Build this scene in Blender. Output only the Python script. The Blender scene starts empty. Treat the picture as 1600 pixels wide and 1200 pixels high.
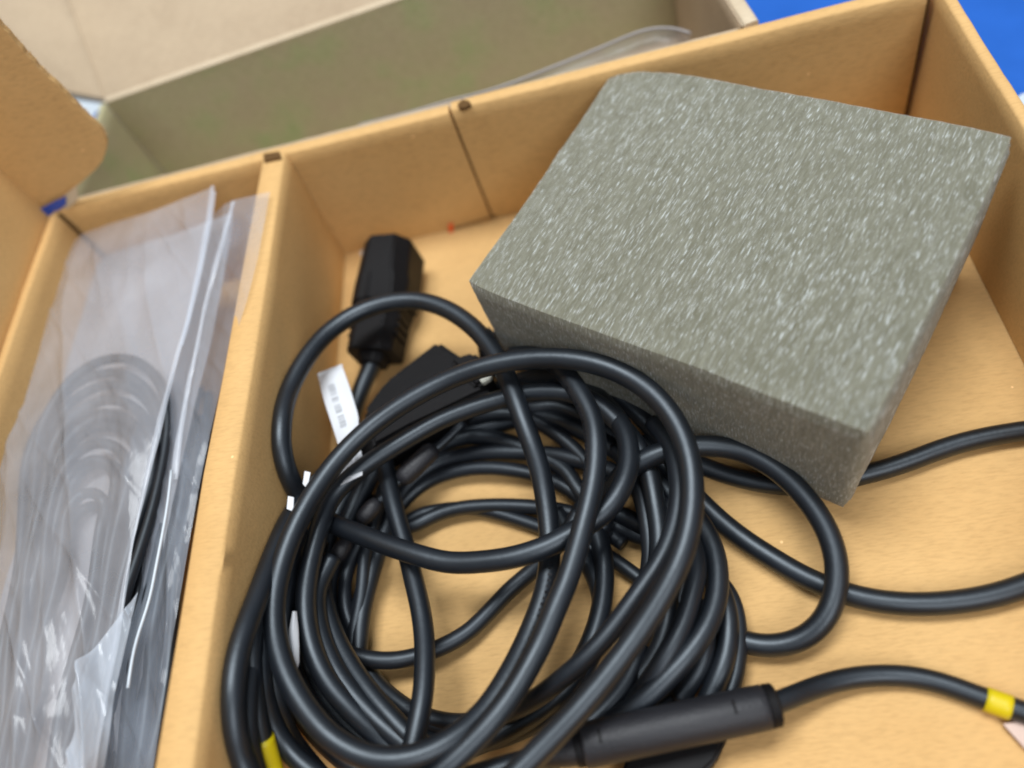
import bpy, bmesh, math, random
from mathutils import Vector, Matrix, noise
random.seed(7)
S = bpy.context.scene
COL = S.collection
# ------------------------------------------------------------ camera
RM = ((0.96676658, -0.05518045, -0.24963472),
      (-0.17842582, -0.84493882, -0.50422477),
      (-0.18310272, 0.53200894, -0.82670423))      # rows: right, down, forward
CP = Vector((0.15072847, -0.28776091, 0.29026494))
FPX = 1232.24
cam = bpy.data.cameras.new('camera')
co = bpy.data.objects.new('camera', cam)
COL.objects.link(co)
r_, d_, f_ = [Vector(v) for v in RM]
co.matrix_world = Matrix(((r_.x, -d_.x, -f_.x, CP.x), (r_.y, -d_.y, -f_.y, CP.y), (r_.z, -d_.z, -f_.z, CP.z), (0, 0, 0, 1)))
cam.sensor_width = 36.0
cam.lens = FPX / 1600 * 36
cam.clip_start = 0.01
cam.clip_end = 50
cam.dof.use_dof = True
cam.dof.focus_distance = 0.285
cam.dof.aperture_fstop = 3.4
S.camera = co
S.cycles.filter_width = 2.0
# ------------------------------------------------------------ light
W = bpy.data.worlds.new('World')
S.world = W
W.use_nodes = True
bg = W.node_tree.nodes['Background']
bg.inputs[0].default_value = (0.78, 0.86, 1.0, 1)
bg.inputs[1].default_value = 0.31
def area(name, loc, target, sx, sy, power, color):
    l = bpy.data.lights.new(name, 'AREA')
    l.shape = 'RECTANGLE'; l.size = sx; l.size_y = sy; l.energy = power; l.color = color
    o = bpy.data.objects.new(name, l)
    COL.objects.link(o)
    o.location = loc
    o.rotation_euler = (Vector(target) - Vector(loc)).to_track_quat('-Z', 'Y').to_euler()
    return o
area('ceiling_light', (0.08, 0.12, 1.7), (0.13, -0.1, 0), 1.0, 0.45, 32, (0.94, 0.975, 1.0))
area('front_fill_light', (0.75, -1.3, 1.5), (0.1, -0.1, 0), 0.9, 0.9, 17, (0.95, 0.97, 1.0))  # unseen fill lamp that lightens the faces turned to the front
S.view_settings.view_transform = 'Standard'
S.view_settings.look = 'None'
S.view_settings.exposure = 0.0
S.view_settings.gamma = 1.0

# ------------------------------------------------------------ pixel -> place
def ray(u, v):
    a = (u - 800) / FPX; b = (v - 600) / FPX
    return a * r_ + b * d_ + f_
def at(u, v, z=0.0):
    r = ray(u, v)
    return CP + r * ((z - CP.z) / r.z)
def at_y(u, v, y):
    r = ray(u, v)
    return CP + r * ((y - CP.y) / r.y)
def at_x(u, v, x):
    r = ray(u, v)
    return CP + r * ((x - CP.x) / r.x)

# ------------------------------------------------------------ helpers
def tag(o, label=None, cat=None, group=None, kind=None):
    if label: o['label'] = label
    if cat: o['category'] = cat
    if group: o['group'] = group
    if kind: o['kind'] = kind
    return o
def thing(name, label, cat, group=None, loc=(0, 0, 0)):
    o = bpy.data.objects.new(name, None)
    o.empty_display_size = 0.01
    COL.objects.link(o); o.location = loc
    return tag(o, label, cat, group)
def link(name, bm, m, parent=None, smooth=True, sharp=None):
    me = bpy.data.meshes.new(name)
    bmesh.ops.recalc_face_normals(bm, faces=bm.faces)
    bm.to_mesh(me); bm.free()
    if smooth:
        me.polygons.foreach_set('use_smooth', [True] * len(me.polygons))
        if sharp: me.set_sharp_from_angle(angle=math.radians(sharp))
    me.materials.append(m)
    o = bpy.data.objects.new(name, me)
    COL.objects.link(o)
    if parent:
        o.parent = parent
        if parent.type == 'EMPTY' or True:
            o.matrix_parent_inverse = Matrix.Translation(-Vector(parent.location))
    return o
def spline(pts, step=0.0018):
    P = [Vector(p) for p in pts]
    P = [P[0] * 2 - P[1]] + P + [P[-1] * 2 - P[-2]]
    out = []
    for i in range(1, len(P) - 2):
        p0, p1, p2, p3 = P[i - 1:i + 3]
        # centripetal catmull-rom
        t0 = 0; t1 = t0 + max((p1 - p0).length, 1e-6) ** .5; t2 = t1 + max((p2 - p1).length, 1e-6) ** .5; t3 = t2 + max((p3 - p2).length, 1e-6) ** .5
        n = max(2, int((p2 - p1).length / step))
        for k in range(n):
            t = t1 + (t2 - t1) * k / n
            a1 = p0 * ((t1 - t) / (t1 - t0)) + p1 * ((t - t0) / (t1 - t0))
            a2 = p1 * ((t2 - t) / (t2 - t1)) + p2 * ((t - t1) / (t2 - t1))
            a3 = p2 * ((t3 - t) / (t3 - t2)) + p3 * ((t - t2) / (t3 - t2))
            b1 = a1 * ((t2 - t) / (t2 - t0)) + a2 * ((t - t0) / (t2 - t0))
            b2 = a2 * ((t3 - t) / (t3 - t1)) + a3 * ((t - t1) / (t3 - t1))
            out.append(b1 * ((t2 - t) / (t2 - t1)) + b2 * ((t - t1) / (t2 - t1)))
    out.append(P[-2])
    # light smoothing removes hand-placed kinks
    for _ in range(6):
        out = [out[0]] + [(out[i - 1] + out[i] * 2 + out[i + 1]) / 4 for i in range(1, len(out) - 1)] + [out[-1]]
    return out
def tube_bm(path, rad, seg=14, bm=None, cap=True):
    """rad: number or function of 0..1"""
    bm = bm or bmesh.new()
    n = len(path)
    T = [(path[min(i + 1, n - 1)] - path[max(i - 1, 0)]).normalized() for i in range(n)]
    up = Vector((0, 0, 1))
    N = (up - T[0] * up.dot(T[0])).normalized() if abs(T[0].z) < .95 else Vector((1, 0, 0))
    rings = []
    for i in range(n):
        N = (N - T[i] * N.dot(T[i])).normalized()
        B = T[i].cross(N)
        r = rad(i / (n - 1)) if callable(rad) else rad
        rings.append([bm.verts.new(path[i] + (N * math.cos(2 * math.pi * k / seg) + B * math.sin(2 * math.pi * k / seg)) * r) for k in range(seg)])
    for a, b in zip(rings, rings[1:]):
        for k in range(seg):
            bm.faces.new((a[k], a[(k + 1) % seg], b[(k + 1) % seg], b[k]))
    if cap:
        bm.faces.new(rings[0][::-1]); bm.faces.new(rings[-1])
    return bm
def cable_path(pts, r):
    """pts: (px, py, height of the centre in mm); kept clear of the floor and of the divider"""
    out = []
    for u, v, z in pts:
        z = max(z / 1000, r + .0003)
        p = at(u, v, z)
        while -0.0 < r + .0008 and p.x < r + .0008 and p.x > -0.03 and z < .075:
            z += .001; p = at(u, v, z)
        out.append(p)
    return spline(out)
def slab(name, poly, nrm, m, parent=None, bev=0.0006, sub=0):
    """closed slab: polygon (3-D points) extruded by nrm"""
    bm = bmesh.new()
    a = [bm.verts.new(Vector(p)) for p in poly]
    b = [bm.verts.new(Vector(p) + Vector(nrm)) for p in poly]
    n = len(a)
    bm.faces.new(a); bm.faces.new(b[::-1])
    for i in range(n): bm.faces.new((a[i], b[i], b[(i + 1) % n], a[(i + 1) % n]))
    if bev:
        bmesh.ops.recalc_face_normals(bm, faces=bm.faces)
        bmesh.ops.bevel(bm, geom=bm.edges[:], offset=bev, segments=2, affect='EDGES', profile=.6)
    return link(name, bm, m, parent, sharp=35)
def hexa(name, lo, hi, m, parent=None, bev=0.0006):
    """box from 4 bottom and 4 top corners"""
    bm = bmesh.new()
    a = [bm.verts.new(Vector(p)) for p in lo]; b = [bm.verts.new(Vector(p)) for p in hi]
    bm.faces.new(a[::-1]); bm.faces.new(b)
    for i in range(4): bm.faces.new((a[i], a[(i + 1) % 4], b[(i + 1) % 4], b[i]))
    bmesh.ops.recalc_face_normals(bm, faces=bm.faces)
    if bev: bmesh.ops.bevel(bm, geom=bm.edges[:], offset=bev, segments=2, affect='EDGES', profile=.6)
    return link(name, bm, m, parent, sharp=35)
def wall(name, pts, h0, h1, t, m, parent, seed=0, amp=.0006, nz=10, lean=0.0):
    """upright board along plan points pts (inner face), thickness t to its left side; a little warped, rounded rim"""
    bm = bmesh.new()
    P = []
    for (x0, y0), (x1, y1) in zip(pts, pts[1:]):
        L = math.hypot(x1 - x0, y1 - y0); n = max(1, int(L / .006))
        for k in range(n): P.append((x0 + (x1 - x0) * k / n, y0 + (y1 - y0) * k / n))
    P.append(pts[-1])
    (ax, ay), (bx, by) = pts[0], pts[-1]
    L = math.hypot(bx - ax, by - ay); nx, ny = -(by - ay) / L, (bx - ax) / L
    prof = [(0, h0)] + [(0, h0 + (h1 - h0 - .0008) * k / nz) for k in range(1, nz + 1)] + [(.0008, h1), (t - .0008, h1), (t, h1 - .0008), (t, h0)]
    rows = []
    for (x, y) in P:
        row = []
        for (o, z) in prof:
            w = amp * noise.noise(Vector((x * 22 + seed, y * 22, z * 18))) * min(1, (z - h0) / .02 + .2)
            e = .0003 * noise.noise(Vector((x * 160, y * 160, seed))) if z > h1 - .002 else 0
            q = o + w + lean * (z - h0)
            row.append(bm.verts.new((x + nx * q, y + ny * q, z + e)))
        rows.append(row)
    for a, b in zip(rows, rows[1:]):
        for k in range(len(prof) - 1): bm.faces.new((a[k], a[k + 1], b[k + 1], b[k]))
        bm.faces.new((a[-1], a[0], b[0], b[-1]))
    bm.faces.new(rows[0]); bm.faces.new(rows[-1][::-1])
    return link(name, bm, m, parent, sharp=50)

# ------------------------------------------------------------ materials
def nt(name):
    m = bpy.data.materials.new(name); m.use_nodes = True
    t = m.node_tree; b = t.nodes['Principled BSDF']
    return m, t, b
def N(t, kind, **kw):
    n = t.nodes.new(kind)
    for k, v in kw.items():
        if k in ('operation', 'blend_type', 'noise_dimensions', 'feature', 'data_type', 'distance', 'interpolation_type', 'vector_type'): setattr(n, k, v)
        else: n.inputs[k].default_value = v
    return n
def coords(t, scale=(1, 1, 1), rot=(0, 0, 0)):
    g = t.nodes.new('ShaderNodeTexCoord'); mp = t.nodes.new('ShaderNodeMapping')
    mp.inputs['Scale'].default_value = scale; mp.inputs['Rotation'].default_value = rot
    t.links.new(g.outputs['Object'], mp.inputs['Vector'])
    return mp.outputs['Vector']
def ramp(t, fac, stops):
    r = t.nodes.new('ShaderNodeValToRGB')
    e = r.color_ramp.elements
    while len(e) < len(stops): e.new(.5)
    for el, (p, c) in zip(e, stops): el.position = p; el.color = (*c, 1)
    t.links.new(fac, r.inputs[0])
    return r.outputs[0]
def board(name, base, dark, light, rough=.75, spec=.25, fleck=True):
    m, t, b = nt(name)
    v = coords(t)
    n1 = N(t, 'ShaderNodeTexNoise', Scale=28.0, Detail=5.0, Roughness=.6); t.links.new(v, n1.inputs['Vector'])
    c = ramp(t, n1.outputs['Fac'], [(.3, dark), (.52, base), (.75, light)])
    # paper fibres
    v2 = coords(t, (260, 1400, 700), (0, 0, .25))
    n2 = N(t, 'ShaderNodeTexNoise', Scale=1.0, Detail=3.0); t.links.new(v2, n2.inputs['Vector'])
    f = ramp(t, n2.outputs['Fac'], [(.30, (.90, .89, .88)), (.5, (1, 1, 1)), (.72, (1.06, 1.06, 1.06))])
    mx = N(t, 'ShaderNodeMix', data_type='RGBA', blend_type='MULTIPLY'); mx.inputs[0].default_value = 1
    t.links.new(c, mx.inputs[6]); t.links.new(f, mx.inputs[7])
    last = mx.outputs[2]
    if fleck:
        vo = N(t, 'ShaderNodeTexVoronoi', Scale=75.0); t.links.new(v, vo.inputs['Vector'])
        lt = N(t, 'ShaderNodeMath', operation='LESS_THAN'); lt.inputs[1].default_value = .045
        t.links.new(vo.outputs['Distance'], lt.inputs[0])
        # only some cells carry a fibre clump
        sp = t.nodes.new('ShaderNodeSeparateColor'); t.links.new(vo.outputs['Color'], sp.inputs[0])
        g = N(t, 'ShaderNodeMath', operation='GREATER_THAN'); g.inputs[1].default_value = .62; t.links.new(sp.outputs[0], g.inputs[0])
        mu = N(t, 'ShaderNodeMath', operation='MULTIPLY'); t.links.new(lt.outputs[0], mu.inputs[0]); t.links.new(g.outputs[0], mu.inputs[1])
        m3 = N(t, 'ShaderNodeMix', data_type='RGBA'); t.links.new(mu.outputs[0], m3.inputs[0]); t.links.new(last, m3.inputs[6])
        m3.inputs[7].default_value = (*[min(1, k * 1.35 + .05) for k in light], 1)
        last = m3.outputs[2]
    t.links.new(last, b.inputs['Base Color'])
    b.inputs['Roughness'].default_value = rough; b.inputs['Specular IOR Level'].default_value = spec
    bp = N(t, 'ShaderNodeBump', Strength=.35, Distance=.0004); t.links.new(n2.outputs['Fac'], bp.inputs['Height'])
    n4 = N(t, 'ShaderNodeTexNoise', Scale=55.0, Detail=3.0); t.links.new(v, n4.inputs['Vector'])
    b2 = N(t, 'ShaderNodeBump', Strength=.16, Distance=.002); t.links.new(n4.outputs['Fac'], b2.inputs['Height'])
    t.links.new(bp.outputs[0], b2.inputs['Normal']); t.links.new(b2.outputs[0], b.inputs['Normal'])
    return m
M_card = board('kraft_card', (.640, .397, .160), (.612, .375, .148), (.665, .418, .172))
M_grey = board('grey_brown_card', (.455, .35, .235), (.41, .31, .205), (.49, .38, .255), fleck=False)
M_olive = board('olive_bounce_card', (.455, .42, .245), (.46, .39, .25), (.36, .45, .20), fleck=False)  # green end of the mottle stands in for bounced green light
M_cream = board('cream_card', (.60, .49, .34), (.55, .44, .30), (.66, .54, .39), fleck=False)
M_torn = board('torn_card_edge', (.74, .52, .27), (.66, .45, .22), (.82, .62, .36), rough=.95, fleck=False)

def plain(name, col, rough=.5, spec=.5, bump=0, bscale=400, var=0):
    m, t, b = nt(name)
    b.inputs['Base Color'].default_value = (*col, 1)
    b.inputs['Roughness'].default_value = rough; b.inputs['Specular IOR Level'].default_value = spec
    v = coords(t)
    n = N(t, 'ShaderNodeTexNoise', Scale=float(bscale), Detail=3.0); t.links.new(v, n.inputs['Vector'])
    if bump:
        bp = N(t, 'ShaderNodeBump', Strength=bump, Distance=.0005); t.links.new(n.outputs['Fac'], bp.inputs['Height'])
        t.links.new(bp.outputs[0], b.inputs['Normal'])
    n2 = N(t, 'ShaderNodeTexNoise', Scale=60.0, Detail=4.0); t.links.new(v, n2.inputs['Vector'])
    lo = tuple(k * (1 - var) for k in col); hi = tuple(min(1, k * (1 + var)) for k in col)
    if var: t.links.new(ramp(t, n2.outputs['Fac'], [(.3, lo), (.7, hi)]), b.inputs['Base Color'])
    rr = N(t, 'ShaderNodeMapRange'); rr.inputs['To Min'].default_value = rough - .07; rr.inputs['To Max'].default_value = rough + .09
    t.links.new(n2.outputs['Fac'], rr.inputs['Value']); t.links.new(rr.outputs[0], b.inputs['Roughness'])
    return m
def cool(m):
    m.node_tree.nodes['Principled BSDF'].inputs['Specular Tint'].default_value = (.82, .92, 1.0, 1)  # blue of the light put into the sheath's highlight tint
    return m
M_cable = plain('black_cable_sheath', (.0055, .0070, .0100), .42, .75, .10, 500, .2)
M_thin = plain('black_thin_sheath', (.0075, .0088, .0120), .45, .65, .10, 500, .2)
M_plug = plain('black_moulded_plastic', (.005, .0045, .005), .55, .18, .3, 900, .15)
M_ferr = plain('dark_grey_moulding', (.012, .012, .015), .50, .5, .4, 1200, .12)
M_yel = plain('yellow_sleeve', (.66, .52, .004), .45, .5, .1, 400, .05)
M_white = plain('white_label_paper', (.70, .72, .75), .55, .4, .1, 500, .03)
M_ink = plain('grey_label_ink', (.38, .39, .41), .6, .3)
M_blue = plain('blue_table_mat', (.010, .105, .46), .45, .4, .2, 300, .05)
M_tape = plain('blue_tape', (.015, .07, .42), .35, .5, .2, 200, .15)
cool(M_cable); cool(M_thin)
M_dull = plain('dull_grey_plastic', (.30, .275, .26), .4, .5)
M_orange = plain('orange_mark', (.85, .13, .03), .7, .2)
M_dark = plain('gap_shade_card', (.12, .065, .025), .9, .1)  # dark brown put in for the shade inside gaps and notches
M_metal = plain('pale_plastic_tip', (.42, .42, .36), .4, .5, 0, 400, .1)
M_pink = plain('pinkish_paper_tag', (.62, .46, .38), .5, .4, 0, 400, .05)
M_pale = plain('pale_grey_plastic', (.55, .62, .68), .4, .5, 0, 400, .05)

def film(name, col, dens, rough, grain=1.0):
    m, t, b = nt(name)
    b.inputs['Base Color'].default_value = (*col, 1)
    b.inputs['Roughness'].default_value = rough
    b.inputs['Specular IOR Level'].default_value = .6
    tr = t.nodes.new('ShaderNodeBsdfTransparent'); tl = t.nodes.new('ShaderNodeBsdfTranslucent'); tl.inputs[0].default_value = (*col, 1)
    m1 = t.nodes.new('ShaderNodeMixShader'); m1.inputs[0].default_value = .3
    t.links.new(b.outputs[0], m1.inputs[1]); t.links.new(tl.outputs[0], m1.inputs[2])
    v = coords(t)
    n = N(t, 'ShaderNodeTexNoise', Scale=30.0, Detail=4.0); t.links.new(v, n.inputs['Vector'])
    rr = N(t, 'ShaderNodeMapRange'); rr.inputs['From Min'].default_value = .3; rr.inputs['From Max'].default_value = .7
    rr.inputs['To Min'].default_value = dens - .07; rr.inputs['To Max'].default_value = dens + .08
    t.links.new(n.outputs['Fac'], rr.inputs['Value'])
    m2 = t.nodes.new('ShaderNodeMixShader')
    t.links.new(rr.outputs[0], m2.inputs[0]); t.links.new(tr.outputs[0], m2.inputs[1]); t.links.new(m1.outputs[0], m2.inputs[2])
    t.links.new(m2.outputs[0], t.nodes['Material Output'].inputs['Surface'])
    v2 = coords(t, (90, 22, 60), (0, 0, .35))
    n2 = N(t, 'ShaderNodeTexNoise', Scale=1.0, Detail=4.0); t.links.new(v2, n2.inputs['Vector'])
    bp = N(t, 'ShaderNodeBump', Strength=.55 * grain, Distance=.002); t.links.new(n2.outputs['Fac'], bp.inputs['Height'])
    t.links.new(bp.outputs[0], b.inputs['Normal'])
    return m
M_film = film('milky_film', (.70, .71, .76), .38, .16, 1.0)
M_film2 = film('clear_film', (.60, .68, .80), .30, .14, 1.1)
M_crump = film('crumpled_film', (.74, .82, .92), .50, .10, 1.3)
M_sheet = film('thin_clear_film', (.42, .40, .40), .20, .2, .6)
M_inner = film('grey_film', (.44, .44, .465), .95, .35, .6)
M_seal = film('film_seal', (.78, .84, .93), .46, .2)

def foam_mat():
    m, t, b = nt('grey_foam')
    # pale cell glints painted as streaks, drawn out along the block's depth
    ang = math.atan2(.094, .071)
    v = coords(t, (1, 1, 1), (0, 0, -ang))
    mp = t.nodes.new('ShaderNodeMapping'); mp.inputs['Scale'].default_value = (200, 2300, 240); t.links.new(v, mp.inputs['Vector'])
    vo = N(t, 'ShaderNodeTexNoise', Scale=1.0, Detail=2.0, Roughness=.65); t.links.new(mp.outputs[0], vo.inputs['Vector'])
    cl = N(t, 'ShaderNodeTexNoise', Scale=45.0, Detail=3.0); t.links.new(v, cl.inputs['Vector'])
    ad = N(t, 'ShaderNodeMath', operation='MULTIPLY_ADD'); ad.inputs[1].default_value = .14
    t.links.new(cl.outputs['Fac'], ad.inputs[0]); t.links.new(vo.outputs['Fac'], ad.inputs[2])
    mu = N(t, 'ShaderNodeMapRange'); mu.inputs['From Min'].default_value = .66; mu.inputs['From Max'].default_value = .86
    t.links.new(ad.outputs[0], mu.inputs['Value'])
    mp2 = t.nodes.new('ShaderNodeMapping'); mp2.inputs['Scale'].default_value = (120, 900, 150); t.links.new(v, mp2.inputs['Vector'])
    nz = N(t, 'ShaderNodeTexNoise', Scale=1.0, Detail=6.0, Roughness=.7); t.links.new(mp2.outputs[0], nz.inputs['Vector'])
    base = ramp(t, nz.outputs['Fac'], [(.30, (.138, .132, .088)), (.5, (.188, .183, .133)), (.70, (.255, .253, .195))])
    mx = N(t, 'ShaderNodeMix', data_type='RGBA'); t.links.new(mu.outputs[0], mx.inputs[0]); t.links.new(base, mx.inputs[6])
    mx.inputs[7].default_value = (.55, .57, .55, 1)
    mp3 = t.nodes.new('ShaderNodeMapping'); mp3.inputs['Scale'].default_value = (250, 2800, 350); mp3.inputs['Location'].default_value = (3, 7, 5); t.links.new(v, mp3.inputs['Vector'])
    st = N(t, 'ShaderNodeTexNoise', Scale=1.0, Detail=.5); t.links.new(mp3.outputs[0], st.inputs['Vector'])
    sr = N(t, 'ShaderNodeMapRange'); sr.inputs['From Min'].default_value = .63; sr.inputs['From Max'].default_value = .76
    t.links.new(st.outputs['Fac'], sr.inputs['Value'])
    mx0 = mx
    mx = N(t, 'ShaderNodeMix', data_type='RGBA'); t.links.new(sr.outputs[0], mx.inputs[0]); t.links.new(mx0.outputs[2], mx.inputs[6])
    mx.inputs[7].default_value = (.54, .57, .55, 1)
    t.links.new(mx.outputs[2], b.inputs['Base Color'])
    b.inputs['Roughness'].default_value = .8; b.inputs['Specular IOR Level'].default_value = .25
    b.inputs['Subsurface Weight'].default_value = .55; b.inputs['Subsurface Radius'].default_value = (1, .95, .8); b.inputs['Subsurface Scale'].default_value = .006
    b.inputs['Sheen Weight'].default_value = .2; b.inputs['Sheen Roughness'].default_value = .5
    bp = N(t, 'ShaderNodeBump', Strength=.6, Distance=.0012); t.links.new(nz.outputs['Fac'], bp.inputs['Height'])
    b2 = N(t, 'ShaderNodeBump', Strength=.5, Distance=.0008); t.links.new(vo.outputs['Fac'], b2.inputs['Height'])
    t.links.new(bp.outputs[0], b2.inputs['Normal']); t.links.new(b2.outputs[0], b.inputs['Normal'])
    return m
M_foam = foam_mat()

# ============================================================ SETTING: the blue table mat
H = .07
bm = bmesh.new()
bmesh.ops.create_grid(bm, x_segments=40, y_segments=40, size=1.2)
for v in bm.verts: v.co.z = -.0045
tag(link('table_top', bm, M_blue), 'blue mat covering the table under the boxes', None, None, 'structure')

# ============================================================ THE TRAY
XL, XR, YF = -.1195, .2830, -.345
tray = thing('cardboard_tray', 'open orange-brown cardboard tray with a divider, holding the cables and the foam block', 'box', None, (.08, -.17, 0))
# floor with a gentle unevenness
bm = bmesh.new()
nx_, ny_ = 110, 90
g = [[None] * (ny_ + 1) for _ in range(nx_ + 1)]
for i in range(nx_ + 1):
    for j in range(ny_ + 1):
        x = XL - .004 + (XR + .004 - XL + .004) * i / nx_; y = YF - .004 + (.006 - YF + .002) * j / ny_
        z = -.0008 + .0009 * noise.noise(Vector((x * 16, y * 16, 3)))
        g[i][j] = bm.verts.new((x, y, z))
for i in range(nx_):
    for j in range(ny_): bm.faces.new((g[i][j], g[i + 1][j], g[i + 1][j + 1], g[i][j + 1]))
link('floor_panel', bm, M_card, tray)
slab('base_board', [(XL - .004, YF - .004, -.0044), (XR + .0045, YF - .004, -.0044), (XR + .0045, .0075, -.0044), (XL - .004, .0075, -.0044)], (0, 0, .0014), M_card, tray, 0)
# back wall: three panels parted by the slot and the divider
SL0, SL1 = at_y(714, 163, 0.0).x, at_y(742, 163, 0.0).x
SLX = .0828
wall('back_wall', [(XL - .004, .0), (.0813, .0)], -.0005, H, .0062, M_card, tray, 1)
wall('back_wall', [(.0824, .0013), (XR - .0012, .0)], -.0005, H, .0062, M_card, tray, 2)
wall('slot_shade', [(.0808, .0036), (.0830, .0036)], -.0004, H - .0045, .0015, M_dark, tray, 3)  # the slit's shade, put in as a dark strip
wall('right_wall', [(XR, .0070), (XR + .002, -.17), (XR, YF)], -.0005, H, .0045, M_card, tray, 4, lean=.01)
wall('left_wall', [(XL, YF), (XL, -.0008)], -.0005, H, .0045, M_card, tray, 5)
wall('front_wall', [(XR, YF), (XL, YF)], -.0005, H - .002, .0045, M_card, tray, 6)
# divider: two skins folded over, closed at the top
dv = []
for (u, v) in [(444, 252), (420, 420), (395, 580), (368, 740), (334, 970), (303, 1200)]: dv.append(at(u, v, H + .0008))
def divider():
    bm = bmesh.new()
    ys = [-.0006 - k * .0055 for k in range(62)]
    tl = [(251, 409), (420, 377), (580, 348), (740, 316), (970, 279), (1200, 240)]
    rows = []
    def px_edge(y, pts):  # x of the traced rim edge at depth y
        for a, b in zip(pts, pts[1:]):
            if a.y >= y >= b.y: return a.x + (b.x - a.x) * (a.y - y) / (a.y - b.y)
        return pts[0].x if y > pts[0].y else pts[-1].x + (pts[-1].x - pts[-2].x) / (pts[-1].y - pts[-2].y) * (y - pts[-1].y)
    LT = [at(u, v, H + .0008) for (v, u) in tl]
    for y in ys:
        xr = px_edge(y, dv); xl = px_edge(y, LT)
        prof = [(0.0, -.0004)]
        for k in range(1, 10):
            w = k / 10
            prof.append((xr * w + .0008 * noise.noise(Vector((y * 18, w * 2, 9))), H * w))
        prof += [(xr - .0002, H), (xr - .0012, H + .0009), ((xl + xr) / 2, H + .0012 + .0003 * noise.noise(Vector((y * 60, 0, 0)))), (xl + .001, H + .0009), (xl, H), (xl, H * .5), (xl, -.0004)]
        rows.append([bm.verts.new((x, y, z)) for x, z in prof])
    for a, b in zip(rows, rows[1:]):
        for k in range(len(a) - 1): bm.faces.new((a[k], a[k + 1], b[k + 1], b[k]))
    bm.faces.new(rows[0]); bm.faces.new(rows[-1][::-1])
    link('divider', bm, M_card, tray, sharp=50)
divider()
# dark plates put in as shade of the rim notches at divider and slot
for (pts) in ([(411, 240), (436, 236), (439, 246), (412, 252)], ):
    P = [at(u, v, H + .0024) for u, v in pts]
    slab('rim_notch_shade', P, (0, 0, -.0012), M_dark, tray, 0.0003)
slab('slot_notch_shade', [at(u, v, H + .0012) for u, v in [(714, 163), (722, 155), (733, 157), (736, 162), (726, 168), (717, 168)]], (0, 0, -.0016), M_dark, tray, 0.0003)
# dark strip put in as shade of the gap at the wall's foot
slab('foot_gap_shade', [at_y(706, 359, -.0012), at_y(777, 337, -.0012), at_y(777, 336, -.0012), at_y(706, 358, -.0012)], (0, .0004, 0), M_dark, tray, 0)
slab('orange_print_mark', [at_y(701, 352, -.0016), at_y(708, 350, -.0016), at_y(708, 366, -.0016), at_y(701, 367, -.0016)], (0, .0006, 0), M_orange, tray, 0)
# dark bars put in as shade of the two back corner gaps
hexa('corner_seam', [(XR - .0022, -.0006, 0), (XR - .0012, -.0006, 0), (XR - .0012, .0002, 0), (XR - .0022, .0002, 0)],
     [(XR - .0022, -.0006, H), (XR - .0012, -.0006, H), (XR - .0012, .0002, H), (XR - .0022, .0002, H)], M_dark, tray, 0.0002)
hexa('corner_seam', [(XL + .0002, -.0014, 0), (XL + .0016, -.0014, 0), (XL + .0016, .0002, 0), (XL + .0002, .0002, 0)],
     [(XL + .0002, -.0014, H - .001), (XL + .0016, -.0014, H - .001), (XL + .0016, .0002, H - .001), (XL + .0002, .0002, H - .001)], M_dark, tray, 0.0002)
# raised lid with its rounded side flap
bm = bmesh.new()
rows = []
for j in range(60):
    y = .004 - j * .006
    row = []
    for k in range(30):
        z = H - .03 + k * .0080
        x = XL - .0050 - max(0, z - H) * .05 + .0012 * noise.noise(Vector((y * 12, z * 12, 5)))
        row.append(bm.verts.new((x, y, z)))
    rows.append(row)
for a, b in zip(rows, rows[1:]):
    for k in range(29): bm.faces.new((a[k], a[k + 1], b[k + 1], b[k]))
r = bmesh.ops.extrude_face_region(bm, geom=bm.faces[:])
bmesh.ops.translate(bm, verts=[v for v in r['geom'] if isinstance(v, bmesh.types.BMVert)], vec=(-.003, 0, 0))
link('lid_panel', bm, M_card, tray, sharp=50)
Y0 = .0015
fl = [(46, 352), (62, 342), (88, 318), (110, 300), (133, 280), (150, 264), (160, 252), (165, 238), (167, 226), (164, 214), (159, 205), (133, 178), (97, 143), (60, 106), (20, 62), (-25, 10), (-60, -30), (-90, 10), (-60, 120), (-20, 265), (0, 290)]
P = []
for i, (u, v) in enumerate(fl):
    P.append(at_y(u, v, Y0))
PP = []
for a, b in zip(P, P[1:] + P[:1]):
    n = max(1, int((b - a).length / .0022)) if P.index(a) in range(9, 16) else 1
    for k in range(n):
        q = a.lerp(b, k / n)
        if n > 1: q += Vector((random.uniform(-.0003, .0006), 0, random.uniform(-.0004, .0005)))
        PP.append(q)
slab('lid_flap', PP, (0, .0028, 0), M_card, tray, 0.00035)
# torn paper fringe on the flap's edge
bm = bmesh.new()
for k in range(170):
    t_ = random.random() * 6; i = 9 + int(t_); a = P[i].lerp(P[i + 1], t_ - int(t_))
    d = Vector((random.uniform(.2, 1), random.uniform(-.3, .6), random.uniform(-.2, 1))).normalized() * random.uniform(.0006, .0022)
    a = a + Vector((0, random.uniform(0, .0028), 0))
    s = Vector((random.uniform(-1, 1), 0, random.uniform(-1, 1))) * .0002
    bm.faces.new([bm.verts.new(a - d * .3 + s), bm.verts.new(a - d * .3 - s), bm.verts.new(a + d)])
tag(link('paper_fringe', bm, M_torn, tray, smooth=False), kind='stuff')
tape = [(54, 338), (64, 326), (84, 316), (103, 307), (103, 320), (90, 330), (84, 330), (78, 350), (62, 353)]
o = slab('blue_tape', [at_y(u, v, Y0 - .002) for u, v in tape], (0, .0004, 0), M_tape, tray, 0)
o = slab('paper_tab', [at_y(u, v, Y0 - .0012) for u, v in [(101, 306), (120, 290), (122, 312), (106, 326), (98, 326)]], (0, .0006, 0), M_cream, tray, 0)

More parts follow.
